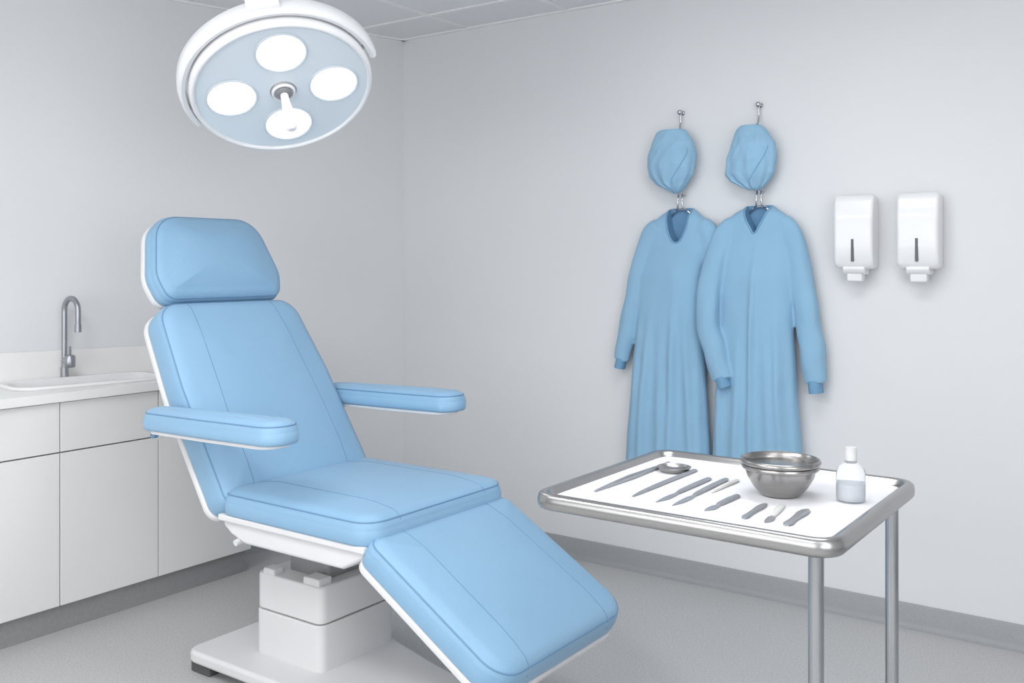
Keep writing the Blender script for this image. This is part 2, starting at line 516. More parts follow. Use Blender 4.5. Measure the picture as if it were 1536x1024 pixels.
nh = Vector((0.32, 0, 0.13)).normalized()
oh = Vector((0.562, CY, 1.272)) - nh*0.102
Mh = frame(oh, (0, 1, 0), vh)
if (Mh.to_3x3() @ Vector((0, 0, 1))).dot(nh) < 0:
    Mh = frame(oh, (0, -1, 0), vh)
head_out = round_poly([(-0.260, 0), (0.260, 0), (0.290, 0.10), (0.228, 0.340), (-0.228, 0.340), (-0.290, 0.10)],
                      [0.055, 0.055, 0.12, 0.12, 0.12, 0.12], 12)
cushion('headrest_cushion', head_out, 0.084, 0.046, 0.024, Mh, ch)
cushion('headrest_shell', [(p[0]*1.010, p[1]*1.012-0.002) for p in head_out], 0.020, 0.007, 0.0, Mh @ Matrix.Translation((0, 0, -0.018)), ch, piping=False, material=M_shell)
for s in (-1, 1):
    a = Mb @ Vector((s*0.09, 0.66, 0.01)); b = Mh @ Vector((s*0.09, 0.12, 0.01))
    tube('headrest_post_%d' % (s+2), [a, b], 0.009, M_grey, ch)
vl = Vector((0.475, 0, -0.285)).normalized()
nl = Vector((0.285, 0, 0.475)).normalized()
ol = Vector((1.583, CY, 0.632)) - nl*0.104
Ml = frame(ol, (0, -1, 0), vl)
leg_out = round_poly([(-0.338, 0), (0.338, 0), (0.338, 0.570), (-0.338, 0.570)], [0.045, 0.045, 0.09, 0.09], 12)
cushion('legrest_cushion', leg_out, 0.090, 0.044, 0.016, Ml, ch, seams=[[(-0.20, 0.0), (-0.21, 0.57)], [(0.20, 0.0), (0.21, 0.57)]])
cushion('legrest_shell', [(p[0]*1.006, 0.002+p[1]*1.004) for p in leg_out], 0.020, 0.007, 0.0, Ml @ Matrix.Translation((0, 0, -0.018)), ch, piping=False, material=M_shell)
hp = [(0.915, 0.575), (1.56, 0.575), (1.555, 0.545), (1.50, 0.515), (1.46, 0.495), (1.02, 0.495), (0.955, 0.515), (0.915, 0.54)]
vv = [(x, CY-0.322, z) for x, z in hp]+[(x, CY+0.322, z) for x, z in hp]
n_ = len(hp)
o = mesh_obj('seat_housing', vv, [tuple(range(n_)), tuple(range(n_, 2*n_))]+[(i, (i+1) % n_, n_+(i+1) % n_, n_+i) for i in range(n_)], M_shell, ch)
bevel(o, 0.012, 3)
box('seat_plate', 0.905, 1.56, CY-0.336, CY+0.336, 0.558, 0.580, M_shell, ch, 0.006, 2)
tube('backrest_hinge', [(0.90, CY-0.26, 0.575), (0.90, CY+0.26, 0.575)], 0.028, M_grey, ch, seg=20)
tube('legrest_hinge', [(1.575, CY-0.24, 0.55), (1.575, CY+0.24, 0.55)], 0.02, M_grey, ch, seg=20)
tube('release_knob', [(0.985, CY-0.30, 0.50), (0.985, CY-0.328, 0.495)], 0.010, M_shell, ch, seg=16)
for i, s in enumerate((-1, 1)):
    yc = CY+s*0.402
    Ma = frame((0.648, yc, 0.842), (0, -1, 0), (1, 0, 0.022))
    ao = round_poly([(-0.054, 0.0), (0.054, 0.0), (0.068, 0.34), (0.071, 0.68), (-0.071, 0.68), (-0.068, 0.34)], [0.05, 0.05, 0.3, 0.064, 0.064, 0.3], 10)
    cushion('armrest_pad_%d' % (i+1), ao, 0.074, 0.040, 0.004, Ma, ch, n=120)
    cushion('armrest_plate_%d' % (i+1), [(p[0]*0.85, 0.03+p[1]*0.91) for p in ao], 0.016, 0.006, 0, Ma @ Matrix.Translation((0, 0, -0.010)), ch, piping=False, n=96, material=M_shell)
    tube('armrest_pivot_%d' % (i+1), [(0.70, CY+s*0.28, 0.828), (0.70, CY+s*0.42, 0.828)], 0.016, M_shell, ch, seg=16)
    tube('armrest_knob_%d' % (i+1), [(0.70, CY+s*0.42, 0.828), (0.70, CY+s*0.436, 0.828)], 0.012, M_pipe, ch, seg=16)
prism('column_lower_cover', round_poly([(0.895, -1.74), (1.215, -1.74), (1.215, -1.39), (0.895, -1.39)], 0.03, 5), 0.070, 0.226, M_shell2, ch, 0.004, 2)
prism('column_upper_cover', round_poly([(0.897, -1.738), (1.213, -1.738), (1.213, -1.392), (0.897, -1.392)], 0.03, 5), 0.2285, 0.350, M_shell2, ch, 0.009, 3)
prism('column_neck', round_poly([(0.97, -1.66), (1.16, -1.66), (1.16, -1.46), (0.97, -1.46)], 0.02, 4), 0.33, 0.50, M_grey, ch, 0.004, 2)
prism('column_collar', round_poly([(0.94, -1.70), (1.19, -1.70), (1.19, -1.43), (0.94, -1.43)], 0.02, 4), 0.455, 0.50, M_shell2, ch, 0.01, 2)
box('lift_bracket_1', 0.93, 0.985, -1.735, -1.69, 0.345, 0.368, M_shell2, ch, 0.006, 2)
box('lift_bracket_2', 1.12, 1.195, -1.73, -1.67, 0.345, 0.372, M_shell2, ch, 0.006, 2)
bp = round_poly([(0.68, -1.865), (1.22, -1.865), (1.45, -1.80), (1.80, -1.70), (1.80, -1.54), (1.45, -1.455), (1.22, -1.385), (1.0, -1.30), (0.68, -1.27)],
                [0.05, 0.2, 0.2, 0.05, 0.05, 0.2, 0.2, 0.2, 0.05], 6)
prism('base_plate', bp, 0.035, 0.078, M_shell2, ch, 0.014, 4)
for i, (x, y) in enumerate([(0.745, -1.80), (0.745, -1.33), (1.72, -1.665), (1.72, -1.575), (1.2, -1.8)]):
    box('rubber_foot_%d' % i, x-0.05, x+0.05, y-0.05, y+0.05, 0.0, 0.045, M_dark, ch, 0.006, 2)

# ------------------------------------------------------------------ surgical lamp
n = Vector((0.518, -0.240, -0.820)).normalized()
e1 = Vector((0.666, 0.704, 0.245)); e1 = (e1-n*e1.dot(n)).normalized()
e2 = e1.cross(n).normalized()
LC = Vector((1.023, -1.727, 1.966))
ph = radians(4)
f1 = e1*cos(ph)+e2*sin(ph); f2 = -e1*sin(ph)+e2*cos(ph)
la = empty('surgical_lamp', LC)
ML = Matrix((f1, -f2, -n)).transposed().to_4x4(); ML.translation = LC
if ML.determinant() < 0:
    ML = Matrix((f1, f2, -n)).transposed().to_4x4(); ML.translation = LC
lathe('housing', [(0.280, 0.002), (0.282, -0.004), (0.287, -0.008), (0.293, -0.006), (0.298, 0.002), (0.301, 0.015), (0.300, 0.035), (0.290, 0.052),
                  (0.24, 0.07), (0.16, 0.088), (0.08, 0.095), (0.0, 0.096)], ML, M_lbody, la, 96, 60)
lathe('front_glass', [(0.0, 0.0), (0.12, 0.0), (0.280, 0.001), (0.282, 0.012)], ML, M_lface, la, 96)
def onface(a, b, w=0): return LC+f1*a+f2*b+n*w
for i, (a, b) in enumerate([(0.168, 0), (-0.168, 0), (0.002, 0.164), (0.010, -0.172)]):
    Mi = ML.copy(); Mi.translation = onface(a, b)
    lathe('led_ring_%d' % i, [(0.078, -0.0015), (0.080, -0.004), (0.083, -0.004), (0.085, -0.001)], Mi, M_ledring, la, 48)
    lathe('led_edge_%d' % i, [(0.068, -0.003), (0.072, -0.004), (0.079, -0.001)], Mi, M_ledrim, la, 48)
    lathe('led_lens_%d' % i, [(0.0, -0.006), (0.05, -0.0055), (0.070, -0.004), (0.073, -0.0035)], Mi, M_led, la, 48)
lathe('handle_socket', [(0.0, -0.02), (0.022, -0.02), (0.028, -0.016), (0.03, -0.008), (0.040, -0.006), (0.044, 0.0)], ML, M_grey, la, 40)
lathe('handle_socket_ring', [(0.030, -0.010), (0.034, -0.014), (0.038, -0.013), (0.040, -0.005)], ML, M_lbody, la, 40)
lathe('sterile_handle', [(0.0, -0.175), (0.010, -0.174), (0.0175, -0.166), (0.0205, -0.148), (0.019, -0.10), (0.014, -0.055), (0.013, -0.02), (0.0, -0.02)], ML, M_shell, la, 32)
NB = 80
vv = []; ff = []
sec = [(0.309, 0.020), (0.321, 0.016), (0.329, 0.022), (0.333, 0.045), (0.331, 0.075), (0.321, 0.088), (0.309, 0.084), (0.306, 0.05)]
for k in range(NB+1):
    a = radians(-10)-radians(190)*k/NB
    d = e1*cos(a)+e2*sin(a)
    for (r_, w_) in sec:
        vv.append(LC+d*r_-n*w_)
m_ = len(sec)
for k in range(NB):
    for j in range(m_):
        ff.append((k*m_+j, k*m_+(j+1) % m_, (k+1)*m_+(j+1) % m_, (k+1)*m_+j))
ff.append(tuple(range(m_))); ff.append(tuple(range(NB*m_, NB*m_+m_)))
mesh_obj('yoke', vv, ff, M_lbody, la, smooth=True, sharp=50)
arc2 = []
for k in range(0, 49):
    a = radians(-12) - radians(155)*k/48
    arc2.append(LC + e1*0.25*cos(a) + e2*0.25*sin(a) - n*0.105)
tube('rear_rail', arc2, 0.012, M_lbody, la, seg=12)
for k, a in enumerate((radians(-14), radians(-190))):
    d = e1*cos(a)+e2*sin(a)
    tube('yoke_pivot_%d' % k, [LC+d*0.285-n*0.045, LC+d*0.322-n*0.045], 0.018, M_lbody, la, seg=20)
apex = LC - e2*0.315 - n*0.055
tube('knuckle', [apex-e1*0.05+Vector((0, 0, 0.01)), apex+e1*0.05+Vector((0, 0, 0.01))], 0.032, M_lbody, la, seg=24)
lathe('swivel', [(0, 0), (0.03, 0), (0.034, 0.01), (0.034, 0.09), (0.028, 0.1), (0, 0.1)], Matrix.Translation(apex+Vector((0, 0, 0.02))), M_lbody, la, 32)
A1 = apex+Vector((0, 0, 0.10))
tube('spring_arm', smooth_path([A1, A1+Vector((-0.01, 0.02, 0.10)), A1+Vector((-0.08, 0.15, 0.17)), A1+Vector((-0.15, 0.3, 0.19))], 24), 0.026, M_lbody, la, seg=20)
A2 = A1+Vector((-0.15, 0.3, 0.19))
tube('ceiling_tube', [(A2.x, A2.y, A2.z-0.05), (A2.x, A2.y, H)], 0.035, M_lbody, la, seg=24)
lathe('ceiling_cover', [(0.035, -0.06), (0.10, -0.03), (0.12, 0.0)], Matrix.Translation((A2.x, A2.y, H)), M_lbody, la, 40)

# ------------------------------------------------------------------ gowns
def build_gown(name, c, zt, levels, sleeves, yb, depth, neck, seed, cuffs, folds):
    g = empty(name, (c, yb, zt))
    levels = sorted(levels)
    zs = []
    z = levels[0][0]
    while z < levels[-1][0]:
        zs.append(z); z += 0.012
    zs.append(levels[-1][0])
    N = 140
    verts = []; faces = []
    zb = levels[0][0]; ztop = levels[-1][0]
    for z in zs:
        hw, xc = interp(levels, z)
        q = (ztop-z)/(ztop-zb)
        dep = depth*(0.62+0.38*min(1, q*4))*min(1.0, hw/0.10)
        for k in range(N):
            a = 2*pi*k/N
            ca, sa = cos(a), sin(a)
            x = hw*math.copysign(abs(ca)**0.85, ca)
            y = math.copysign(abs(sa)**0.8, sa)*dep/2
            if sa < 0:
                wgt = min(1, -sa*1.8)
                u = x/hw
                for (uc, wd, am, zst) in folds:
                    g_ = math.exp(-((u-uc-0.05*sin(z*3+seed+uc*9))/wd)**2)
                    f_ = max(0, min(1, (zst-z)/0.35))
                    y -= am*g_*f_*wgt
                y -= 0.005*noise.noise(Vector((x*6+seed, z*3, seed)))*2*wgt
                y -= 0.002*noise.noise(Vector((x*16+seed, z*9, seed)))*2*wgt
            verts.append((xc+x, yb-dep/2-0.002+y, z))
    for i in range(len(zs)-1):
        for k in range(N):
            faces.append((i*N+k, i*N+(k+1) % N, (i+1)*N+(k+1) % N, (i+1)*N+k))
    faces.append(tuple(range(N))[::-1]); faces.append(tuple(range((len(zs)-1)*N, len(zs)*N)))
    for (path, radii, fl) in sleeves:
        P = smooth_path(path, 60)
        nn = len(P); S = 32; b0 = len(verts)
        for i, p in enumerate(P):
            t = (P[min(i+1, nn-1)]-P[max(i-1, 0)]).normalized()
            s = t.cross(Vector((0, 1, 0))).normalized(); d = Vector((0, 1, 0))
            f = i/(nn-1)*(len(radii)-1); j = min(int(f), len(radii)-2); r = radii[j]+(radii[j+1]-radii[j])*(f-j)
            for k in range(S):
                a = 2*pi*k/S
                wr = 1+0.03*sin(a*3+i*0.10+seed)+0.10*noise.noise(Vector((i*0.10, cos(a)*1.5, seed+sin(a)*1.5)))
                wr += 0.035*sin(i*0.5+2*cos(a)+seed)*(1 if i > nn*0.4 else 0.2)
                verts.append(tuple(p+s*cos(a)*r*wr+d*sin(a)*r*fl*wr))
        for i in range(nn-1):
            for k in range(S):
                faces.append((b0+i*S+k, b0+i*S+(k+1) % S, b0+(i+1)*S+(k+1) % S, b0+(i+1)*S+k))
        faces.append(tuple(b0+k for k in range(S))[::-1]); faces.append(tuple(b0+(nn-1)*S+k for k in range(S)))
    o = mesh_obj('gown_cloth', verts, faces, M_gown, g, smooth=True)
    m = o.modifiers.new('r', 'REMESH'); m.mode = 'VOXEL'; m.voxel_size = 0.0055
    m = o.modifiers.new('s', 'SMOOTH'); m.factor = 0.5; m.iterations = 8
    bake(o)
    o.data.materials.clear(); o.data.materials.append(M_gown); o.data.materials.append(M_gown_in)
    NP = [(p.x, p.y) for p in smooth_path([Vector((a, b, 0)) for a, b in neck], 50)]
    vp = [(c+NP[0][0], zt+0.1)]+[(c+a, zt+b) for a, b in NP]+[(c+NP[-1][0], zt+0.1)]
    ycut = yb-0.014
    vs = [(x, ycut, z) for x, z in vp]+[(x, -0.6, z) for x, z in vp]
    k_ = len(vp)
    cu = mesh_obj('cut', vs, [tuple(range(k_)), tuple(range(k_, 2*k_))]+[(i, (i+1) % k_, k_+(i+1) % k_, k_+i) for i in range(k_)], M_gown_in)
    m = o.modifiers.new('b', 'BOOLEAN'); m.object = cu; m.operation = 'DIFFERENCE'; m.solver = 'EXACT'
    bake(o); bpy.data.objects.remove(cu)
    o.data.polygons.foreach_set('use_smooth', [True]*len(o.data.polygons))
    o.data.set_sharp_from_angle(angle=radians(60))
    bvh = BVHTree.FromObject(o, bpy.context.evaluated_depsgraph_get())
    line = []
    for (a, b) in NP:
        dx = 0.004 if a > 0.003 else (-0.004 if a < -0.003 else 0)
        h = bvh.ray_cast(Vector((c+a+dx, -0.6, zt+b-0.004)), Vector((0, 1, 0)))
        if h[0] is not None and h[0].y < yb-0.02:
            line.append(h[0])
    if len(line) > 5:
        L2_ = [line[0]]
        for p in line[1:]:
            if abs(p.y-L2_[-1].y) < 0.02: L2_.append(p)
        tube('neck_binding', L2_, 0.0028, M_gown_d, g, seg=6)
    for i, (p, r) in enumerate(cuffs):
        P = smooth_path(p, 10)
        tube('cuff_%d' % i, P, r, M_gown_d, g, seg=20, flat=(1.0, 0.75))
    # hanger the gown is hung from
    hx = c-0.007
    for s in (-1, 1):
        tube('hanger_prong_%d' % (s+2), smooth_path([(hx+0.01+s*0.010, -0.040, 1.695), (hx+0.01+s*0.010, -0.050, 1.665), (hx+0.01+s*0.014, -0.045, 1.635), (hx+0.01+s*0.028, -0.03, 1.622)], 16), 0.0042, M_chrome, g, seg=10)
    tube('hanger_bar', smooth_path([(hx-0.042, -0.022, 1.60), (hx-0.022, -0.03, 1.620), (hx+0.008, -0.03, 1.630), (hx+0.038, -0.03, 1.620), (hx+0.056, -0.022, 1.60)], 20), 0.005, M_chrome, g, seg=10)
    tube('hanger_peg', [(hx+0.01, 0.0, 1.690), (hx+0.01, -0.048, 1.690)], 0.0045, M_chrome, g, seg=10)
    return g

c1 = 1.655
lv1 = [(0.43, 0.205, 1.600), (0.60, 0.200, 1.602), (0.90, 0.175, 1.606), (1.15, 0.155, 1.610), (1.35, 0.150, 1.62), (1.46, 0.152, 1.645),
       (1.53, 0.150, 1.655), (1.575, 0.130, c1), (1.605, 0.092, c1), (1.625, 0.066, c1), (1.635, 0.056, c1)]
y1 = -0.004
sl1 = [([(1.56, -0.045, 1.555), (1.517, -0.05, 1.515), (1.466, -0.055, 1.378), (1.435, -0.055, 1.23), (1.400, -0.055, 1.08), (1.370, -0.055, 0.955)],
        [0.045, 0.046, 0.043, 0.045, 0.046, 0.036], 0.75),
       ([(1.75, -0.045, 1.555), (1.79, -0.05, 1.515), (1.82, -0.05, 1.378), (1.83, -0.05, 1.23), (1.835, -0.05, 1.08), (1.84, -0.05, 0.955)],
        [0.045, 0.046, 0.043, 0.043, 0.043, 0.034], 0.7)]
cf1 = [([(1.373, -0.055, 0.965), (1.362, -0.055, 0.920)], 0.031), ([(1.84, -0.05, 0.965), (1.84, -0.05, 0.925)], 0.03)]
neck1 = [(-0.058, 0.01), (-0.053, -0.03), (-0.042, -0.09), (-0.020, -0.138), (0.0, -0.150), (0.020, -0.138), (0.042, -0.09), (0.053, -0.03), (0.058, 0.01)]
fold1 = [(-0.85, 0.12, 0.018, 1.2), (-0.50, 0.11, 0.024, 1.2), (-0.12, 0.12, 0.020, 1.15), (0.24, 0.11, 0.026, 1.3), (0.62, 0.11, 0.022, 1.2), (0.9, 0.08, 0.014, 1.1)]
build_gown('surgical_gown', c1, 1.635, lv1, sl1, y1, 0.10, neck1, 1.0, cf1, fold1)
c2 = 2.012
lv2 = [(0.43, 0.195, 2.015), (0.60, 0.190, 2.012), (0.90, 0.172, 2.008), (1.15, 0.155, 2.008), (1.35, 0.155, 2.01), (1.46, 0.165, 2.012),
       (1.53, 0.162, c2), (1.575, 0.140, c2), (1.605, 0.098, c2), (1.625, 0.066, c2), (1.635, 0.056, c2)]
sl2 = [([(1.915, -0.05, 1.555), (1.868, -0.065, 1.50), (1.826, -0.105, 1.323), (1.818, -0.12, 1.155), (1.852, -0.12, 1.015), (1.886, -0.12, 0.91)],
        [0.045, 0.05, 0.048, 0.050, 0.050, 0.044], 0.7),
       ([(2.11, -0.05, 1.555), (2.157, -0.055, 1.50), (2.200, -0.06, 1.325), (2.224, -0.06, 1.163), (2.242, -0.06, 1.028), (2.253, -0.06, 0.915)],
        [0.045, 0.05, 0.047, 0.050, 0.052, 0.043], 0.75)]
cf2 = [([(1.883, -0.12, 0.92), (1.899, -0.12, 0.878)], 0.037), ([(2.252, -0.06, 0.925), (2.258, -0.06, 0.876)], 0.037)]
neck2 = [(-0.055, 0.01), (-0.050, -0.02), (-0.040, -0.055), (-0.020, -0.090), (-0.002, -0.115), (0.016, -0.085), (0.037, -0.045), (0.052, -0.01), (0.055, 0.01)]
fold2 = [(-0.80, 0.11, 0.020, 1.2), (-0.40, 0.12, 0.022, 1.15), (0.03, 0.07, 0.022, 1.52), (0.36, 0.12, 0.018, 1.15), (0.70, 0.11, 0.024, 1.25), (0.93, 0.06, 0.012, 1.1)]
build_gown('surgical_gown.001', c2, 1.635, lv2, sl2, y1, 0.115, neck2, 2.3, cf2, fold2)

def build_cap(name, levels, yc, depth, seed):
    levels = sorted(levels)
    c = sum(l[1] for l in levels)/len(levels)
    g = empty(name, (c, yc, levels[-1][0]))
    zb, zt = levels[0][0], levels[-1][0]
    NZ = 90; N = 120
    verts = []; faces = []
    for i in range(NZ+1):
        q = i/NZ; z = zb+(zt-zb)*q
        xl, xr = interp(levels, z)
        hw = (xr-xl)/2; xc = (xr+xl)/2
        if q > 0.94: hw *= math.sqrt(max(0.0004, 1-((q-0.94)/0.06)**2))*0.25+0.75
        dep = depth*sin(pi*min(1, max(0.04, 0.08+q*0.85)))**0.6
        dep = min(dep, hw*1.6)
        for k in range(N):
            a = 2*pi*k/N
            gather = (1-q)**2.2
            f = 1+gather*0.16*sin(a*11+seed+q*2)
            p_ = Vector((cos(a)*1.6+seed, sin(a)*1.6, q*2.6))
            rid = 1-abs(noise.noise(p_*1.5+Vector((3, 1, seed))))*2
            f += 0.10*noise.noise(p_)+0.07*(rid-0.5)
            f += 0.05*noise.noise(Vector((cos(a)*5+seed, sin(a)*5, q*9)))
            y = yc+dep/2*sin(a)*f
            verts.append((xc+hw*cos(a)*(0.85+0.15*f), min(y, -0.008), z))
    for i in range(NZ):
        for k in range(N):
            faces.append((i*N+k, i*N+(k+1) % N, (i+1)*N+(k+1) % N, (i+1)*N+k))
    faces.append(tuple(range(N))[::-1]); faces.append(tuple(range(NZ*N, (NZ+1)*N)))
    o = mesh_obj('cap_cloth', verts, faces, M_cap, g, smooth=True, sharp=70)
    bvh = BVHTree.FromPolygons(verts, faces)
    line = []
    for k in range(44):
        s = k/43
        z = zb+(zt-zb)*(0.66-0.64*s)
        xl, xr = interp(levels, z)
        x = xl+(xr-xl)*(0.90-0.40*s**1.3)
        h = bvh.ray_cast(Vector((x, -0.6, z)), Vector((0, 1, 0)))
        if h[0] is not None: line.append(h[0])
    if len(line) > 5: tube('cap_seam', line, 0.0018, M_gown_d, g, seg=6)
    return g
X = lambda a: a+0.025
build_cap('scrub_cap', [(1.697, X(1.612), X(1.634)), (1.710, X(1.586), X(1.652)), (1.740, X(1.528), X(1.676)), (1.775, X(1.498), X(1.702)), (1.815, X(1.488), X(1.712)), (1.862, X(1.490), X(1.720)), (1.915, X(1.508), X(1.704)), (1.955, X(1.524), X(1.680)), (1.976, X(1.535), X(1.668))], -0.068, 0.12, 1.0)
build_cap('scrub_cap.001', [(1.697, X(1.955), X(2.002)), (1.712, X(1.920), X(2.022)), (1.738, X(1.872), X(2.044)), (1.765, X(1.852), X(2.060)), (1.825, X(1.856), X(2.072)), (1.885, X(1.878), X(2.066)), (1.930, X(1.892), X(2.038)), (1.965, X(1.910), X(2.012))], -0.068, 0.12, 4.0)

for i, hx in enumerate((1.648, 2.005)):
    g = empty('coat_hook' + ('' if i == 0 else '.001'), (hx, 0, 2.03))
    hz = 2.055
    Rm = frame((hx, 0, hz), (1, 0, 0), (0, 0, 1))
    lathe('ball', [(0.0, 0.042), (0.006, 0.041), (0.0105, 0.036), (0.012, 0.030), (0.0105, 0.024), (0.006, 0.019), (0.005, 0.006), (0.010, 0.003), (0.011, 0.0)], Rm, M_chrome, g, 24, 60)
    tube('stem', smooth_path([(hx, -0.022, hz-0.004), (hx, -0.022, hz-0.04), (hx+0.001, -0.03, hz-0.07), (hx+0.002, -0.045, hz-0.085)], 12), 0.0045, M_chrome, g, seg=12)

# ------------------------------------------------------------------ dispensers
def dispenser(name, xc, w=0.150):
    g = empty(name, (xc, 0, 1.5))
    hw = w/2
    prof = [(0.0, 1.655), (-0.060, 1.660), (-0.088, 1.652), (-0.100, 1.632), (-0.108, 1.55), (-0.108, 1.46), (-0.102, 1.395), (-0.085, 1.372), (0.0, 1.368)]
    def ext(nm, pr, x0, x1, m, bv):
        k = len(pr)
        v = [(x0, y, z) for y, z in pr]+[(x1, y, z) for y, z in pr]
        o = mesh_obj(nm, v, [tuple(range(k)), tuple(range(k, 2*k))]+[(i, (i+1) % k, k+(i+1) % k, k+i) for i in range(k)], m, g)
        m_ = o.modifiers.new('bevel', 'BEVEL'); m_.width = bv; m_.segments = 5; m_.limit_method = 'ANGLE'; m_.angle_limit = radians(50); m_.harden_normals = True
        o.data.polygons.foreach_set('use_smooth', [True]*len(o.data.polygons))
        return o
    ext('cover', [(-0.028, 1.655)]+prof[1:-1]+[(-0.028, 1.370)], xc-hw, xc+hw, M_disp, 0.016)
    ext('back_plate', [(0.0, 1.650), (-0.026, 1.652), (-0.026, 1.374), (0.0, 1.376)], xc-hw+0.004, xc+hw-0.004, M_disp, 0.008)
    ext('push_pad', [(-0.02, 1.385), (-0.090, 1.385), (-0.098, 1.375), (-0.090, 1.356), (-0.075, 1.350), (-0.02, 1.350)], xc-0.042, xc+0.042, M_disp, 0.008)
    ext('nozzle', [(-0.035, 1.355), (-0.085, 1.355), (-0.080, 1.322), (-0.04, 1.322)], xc-0.030, xc+0.030, M_disp, 0.007)
    box('window_slot', xc-0.0055, xc+0.0055, -0.1092, -0.10, 1.400, 1.487, M_slot, g, 0.002, 2)
dispenser('soap_dispenser', 2.412)
dispenser('soap_dispenser.001', 2.646)

# ------------------------------------------------------------------ instrument table
TX0, TX1, TY0, TY1 = 2.287, 2.966, -2.122, -1.487
ZR = 0.882
tt = empty('instrument_table', ((TX0+TX1)/2, (TY0+TY1)/2, 0))
def rr(inset, rad=0.05, n=128):
    return resample(round_poly([(TX0+inset, TY0+inset), (TX1-inset, TY0+inset), (TX1-inset, TY1-inset), (TX0+inset, TY1-inset)], max(0.006, rad-inset), 8), n)
prof = [(0.012, -0.036), (0.004, -0.033), (0.0, -0.027), (-0.001, -0.016), (0.001, -0.005), (0.006, 0.0), (0.012, 0.0015), (0.019, 0.0005), (0.024, -0.003), (0.028, -0.008), (0.034, -0.013), (0.040, -0.015)]
vv = []; ff = []
N_ = 160
for ins, dz in prof:
    vv += [Vector((p.x, p.y, ZR+dz)) for p in rr(ins, 0.052, N_)]
for i in range(len(prof)-1):
    for k in range(N_):
        ff.append((i*N_+k, i*N_+(k+1) % N_, (i+1)*N_+(k+1) % N_, (i+1)*N_+k))
ff.append(tuple(range((len(prof)-1)*N_, len(prof)*N_)))
ff.append(tuple(range(N_))[::-1])
mesh_obj('tray_rim', vv, ff, M_steel, tt, smooth=True, sharp=45)
prism('tray_liner', [(p.x, p.y) for p in rr(0.034, 0.055, 64)], ZR-0.018, ZR-0.0115, M_cloth_tray, tt, 0.001, 1)
ZS = ZR-0.0115
L1 = (2.912, -2.070); L2 = (2.925, -1.572)
for i, (x, y) in enumerate((L1, L2)):
    tube('leg_%d' % (i+1), [(x, y, ZR-0.03), (x, y, 0.09)], 0.0145, M_leg, tt, seg=28)
tube('cross_bar', [(L1[0], L1[1], 0.12), (L2[0], L2[1], 0.12)], 0.012, M_leg, tt, seg=16)
for i, (x, y) in enumerate((L1, L2)):
    tube('base_bar_%d' % (i+1), [(x+0.02, y, 0.08), (x-0.58, y, 0.08)], 0.014, M_leg, tt, seg=16)
    for j, xx in enumerate((x, x-0.56)):
        tube('caster_stem_%d%d' % (i, j), [(xx, y, 0.08), (xx, y, 0.045)], 0.007, M_grey, tt)
        tube('caster_wheel_%d%d' % (i, j), [(xx, y-0.01, 0.028), (xx, y+0.01, 0.028)], 0.028, M_dark, tt, seg=24)

bx, by = 2.734, -1.772
BM = Matrix.Translation((bx, by, ZS+0.0003))
bowl = empty('stainless_steel_bowl', (bx, by, ZS))
prof = [(0.0, 0.004), (0.030, 0.0), (0.042, 0.001), (0.047, 0.005), (0.060, 0.020), (0.073, 0.042), (0.079, 0.060), (0.081, 0.068), (0.084, 0.071), (0.0875, 0.072), (0.089, 0.077), (0.0865, 0.082),
        (0.083, 0.083), (0.080, 0.080), (0.077, 0.068), (0.071, 0.043), (0.058, 0.021), (0.040, 0.007), (0.0, 0.005)]
lathe('bowl', prof, BM, M_bowl, bowl, 72, 60)
lathe('bowl_bead', [(0.080, 0.059), (0.0845, 0.061), (0.0858, 0.065), (0.084, 0.069), (0.0805, 0.069)], BM, M_bowl, bowl, 72, 60)
btx, bty = 2.879, -1.735
bt = empty('bottle', (btx, bty, ZS))
lathe('bottle_body', [(0.0, 0.0), (0.027, 0.0), (0.0305, 0.003), (0.031, 0.008), (0.031, 0.062), (0.029, 0.070), (0.020, 0.079), (0.013, 0.084), (0.0125, 0.092), (0.0, 0.092)],
      Matrix.Translation((btx, bty, ZS)), M_bottle, bt, 48, 50)
lathe('bottle_liquid', [(0.0, 0.003), (0.027, 0.003), (0.0285, 0.006), (0.0285, 0.040), (0.0, 0.040)], Matrix.Translation((btx, bty, ZS)), M_liquid, bt, 40, 50)
lathe('bottle_cap', [(0.0125, 0.088), (0.0145, 0.090), (0.0135, 0.100), (0.0125, 0.118), (0.0, 0.1195)], Matrix.Translation((btx, bty, ZS)), M_cap2, bt, 32, 50)

def tool_part(nm, pts, g, m, z0=None):
    z0 = ZS if z0 is None else z0
    V = []; F = []
    S = 12
    for i, (x, y, hw, t) in enumerate(pts):
        j0 = max(i-1, 0); j1 = min(i+1, len(pts)-1)
        d = Vector((pts[j1][0]-pts[j0][0], pts[j1][1]-pts[j0][1], 0)).normalized()
        s = Vector((d.y, -d.x, 0))
        for k in range(S):
            a = 2*pi*k/S
            V.append(Vector((x, y, z0+t/2))+s*cos(a)*hw+Vector((0, 0, sin(a)*t/2)))
    for i in range(len(pts)-1):
        for k in range(S):
            F.append((i*S+k, i*S+(k+1) % S, (i+1)*S+(k+1) % S, (i+1)*S+k))
    F.append(tuple(range(S))[::-1]); F.append(tuple(range((len(pts)-1)*S, len(pts)*S)))
    return mesh_obj(nm, V, F, m, g, smooth=True, sharp=50)

def along(a, b, prof):
    out = []
    for s, hw, t, off in prof:
        p = Vector(a).lerp(Vector(b), s)
        d = (Vector(b)-Vector(a)).normalized()
        out.append((p.x+d.y*off, p.y-d.x*off, hw, t))
    return out

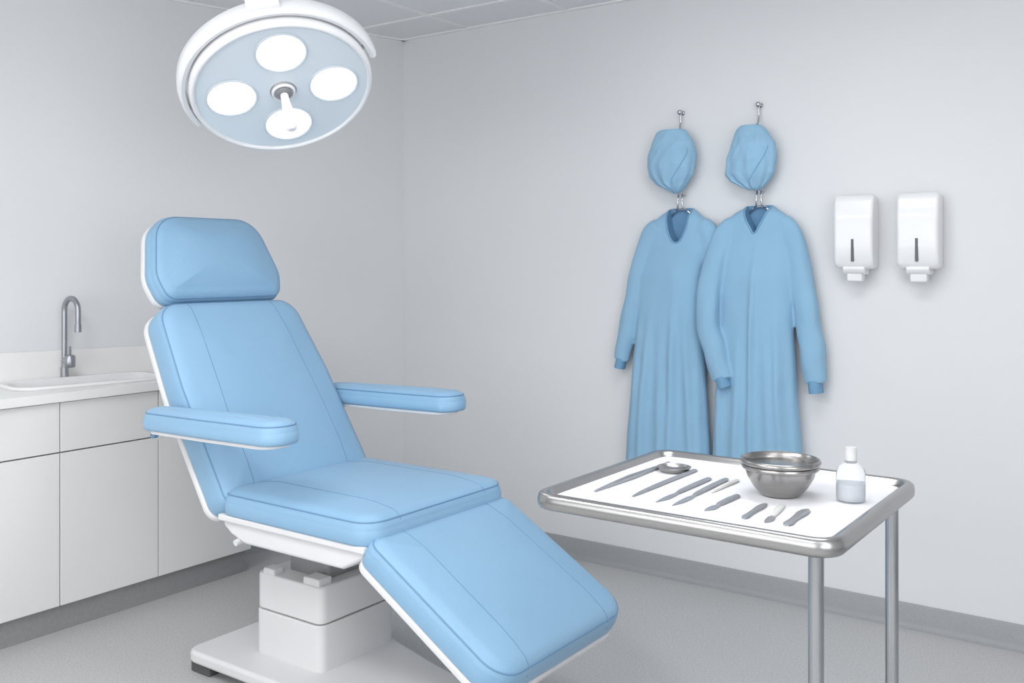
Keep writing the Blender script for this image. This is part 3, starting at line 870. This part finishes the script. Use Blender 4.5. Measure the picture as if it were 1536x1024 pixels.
def scalpel(name, a, b, k=1.0, m=None):
    g = empty(name, (a[0], a[1], ZS))
    tool_part('handle', along(a, b, [(0, .003*k, .005, 0), (.04, .0055*k, .008, 0), (.3, .0062*k, .009, 0), (.6, .005*k, .008, 0), (.66, .0035*k, .006, 0)]), g, m or M_tool)
    tool_part('blade', along(a, b, [(.64, .003*k, .004, 0), (.72, .0065*k, .0035, .001), (.85, .007*k, .003, .001), (.94, .0045*k, .002, .003), (1, .0008, .0015, .005)]), g, M_tool)
def forceps(name, a, b, sp=0.007):
    g = empty(name, (a[0], a[1], ZS))
    for i, s in enumerate((-1, 1)):
        tool_part('arm_%d' % (i+1), along(a, b, [(0, .0020, .004, s*.001), (.15, .0030, .006, s*sp*0.45), (.45, .0042, .008, s*sp), (.8, .0036, .007, s*sp*0.6), (1, .003, .005, s*.0015)]), g, M_tool)
    tool_part('joint', along(a, b, [(.95, .005, .007, 0), (1.0, .006, .008, 0), (1.02, .003, .005, 0)]), g, M_tool)
def probe(name, a, b, m=None):
    g = empty(name, (a[0], a[1], ZS))
    tool_part('shaft', along(a, b, [(0, .002, .004, 0), (.1, .004, .007, 0), (.35, .0056, .009, 0), (.6, .0056, .009, 0), (.8, .0068, .008, 0), (.97, .006, .007, 0), (1, .003, .004, 0)]), g, m or M_tool)
def spatula(name, a, b, k=1.0, m=None):
    g = empty(name, (a[0], a[1], ZS))
    tool_part('blade', along(a, b, [(0, .003*k, .004, 0), (.1, .007*k, .006, 0), (.3, .0085*k, .007, 0), (.55, .006*k, .007, 0), (.75, .0055*k, .007, 0), (.92, .0075*k, .006, 0), (1, .004*k, .004, 0)]), g, m or M_tool)

forceps('forceps', (2.381, -1.992), (2.381, -1.620))
probe('surgical_probe', (2.474, -1.985), (2.474, -1.650))
scalpel('scalpel', (2.542, -1.720), (2.543, -1.998), 1.25)
scalpel('scalpel.001', (2.578, -1.702), (2.585, -2.004), 1.25)
probe('surgical_probe.001', (2.602, -1.85), (2.604, -1.70), M_toolw)
scalpel('scalpel.002', (2.665, -1.845), (2.660, -2.005), 1.4)
spatula('spatula', (2.741, -1.878), (2.747, -2.018), 1.1)
scalpel('scalpel.003', (2.775, -1.87), (2.798, -2.020), 1.3, M_toolw)
spatula('spatula.001', (2.830, -1.872), (2.836, -2.018), 1.4)
dg_ = empty('specimen_dish', (2.425, -1.685, ZS))
lathe('dish', [(0.0, 0.0015), (0.03, 0.0), (0.034, 0.001), (0.041, 0.010), (0.043, 0.012), (0.041, 0.013), (0.036, 0.008), (0.03, 0.003), (0.0, 0.0025)], Matrix.Translation((2.430, -1.688, ZS)), M_steel, dg_, 48, 60)

# ------------------------------------------------------------------ world + camera
w = bpy.data.worlds.new('world'); scene.world = w; w.use_nodes = True
w.node_tree.nodes['Background'].inputs[0].default_value = (0.8, 0.85, 0.9, 1)
w.node_tree.nodes['Background'].inputs[1].default_value = 0.3

cam = bpy.data.cameras.new('camera')
cam.sensor_width = 36; cam.sensor_fit = 'HORIZONTAL'
cam.lens = 1443/1536*36
cam.shift_y = -116/1536
cam.clip_start = 0.05
co = bpy.data.objects.new('camera', cam)
co.location = (3.504, -3.886, 1.39)
co.rotation_euler = (radians(90), 0, math.atan2(0.582, 0.813))
scene.collection.objects.link(co)
scene.camera = co
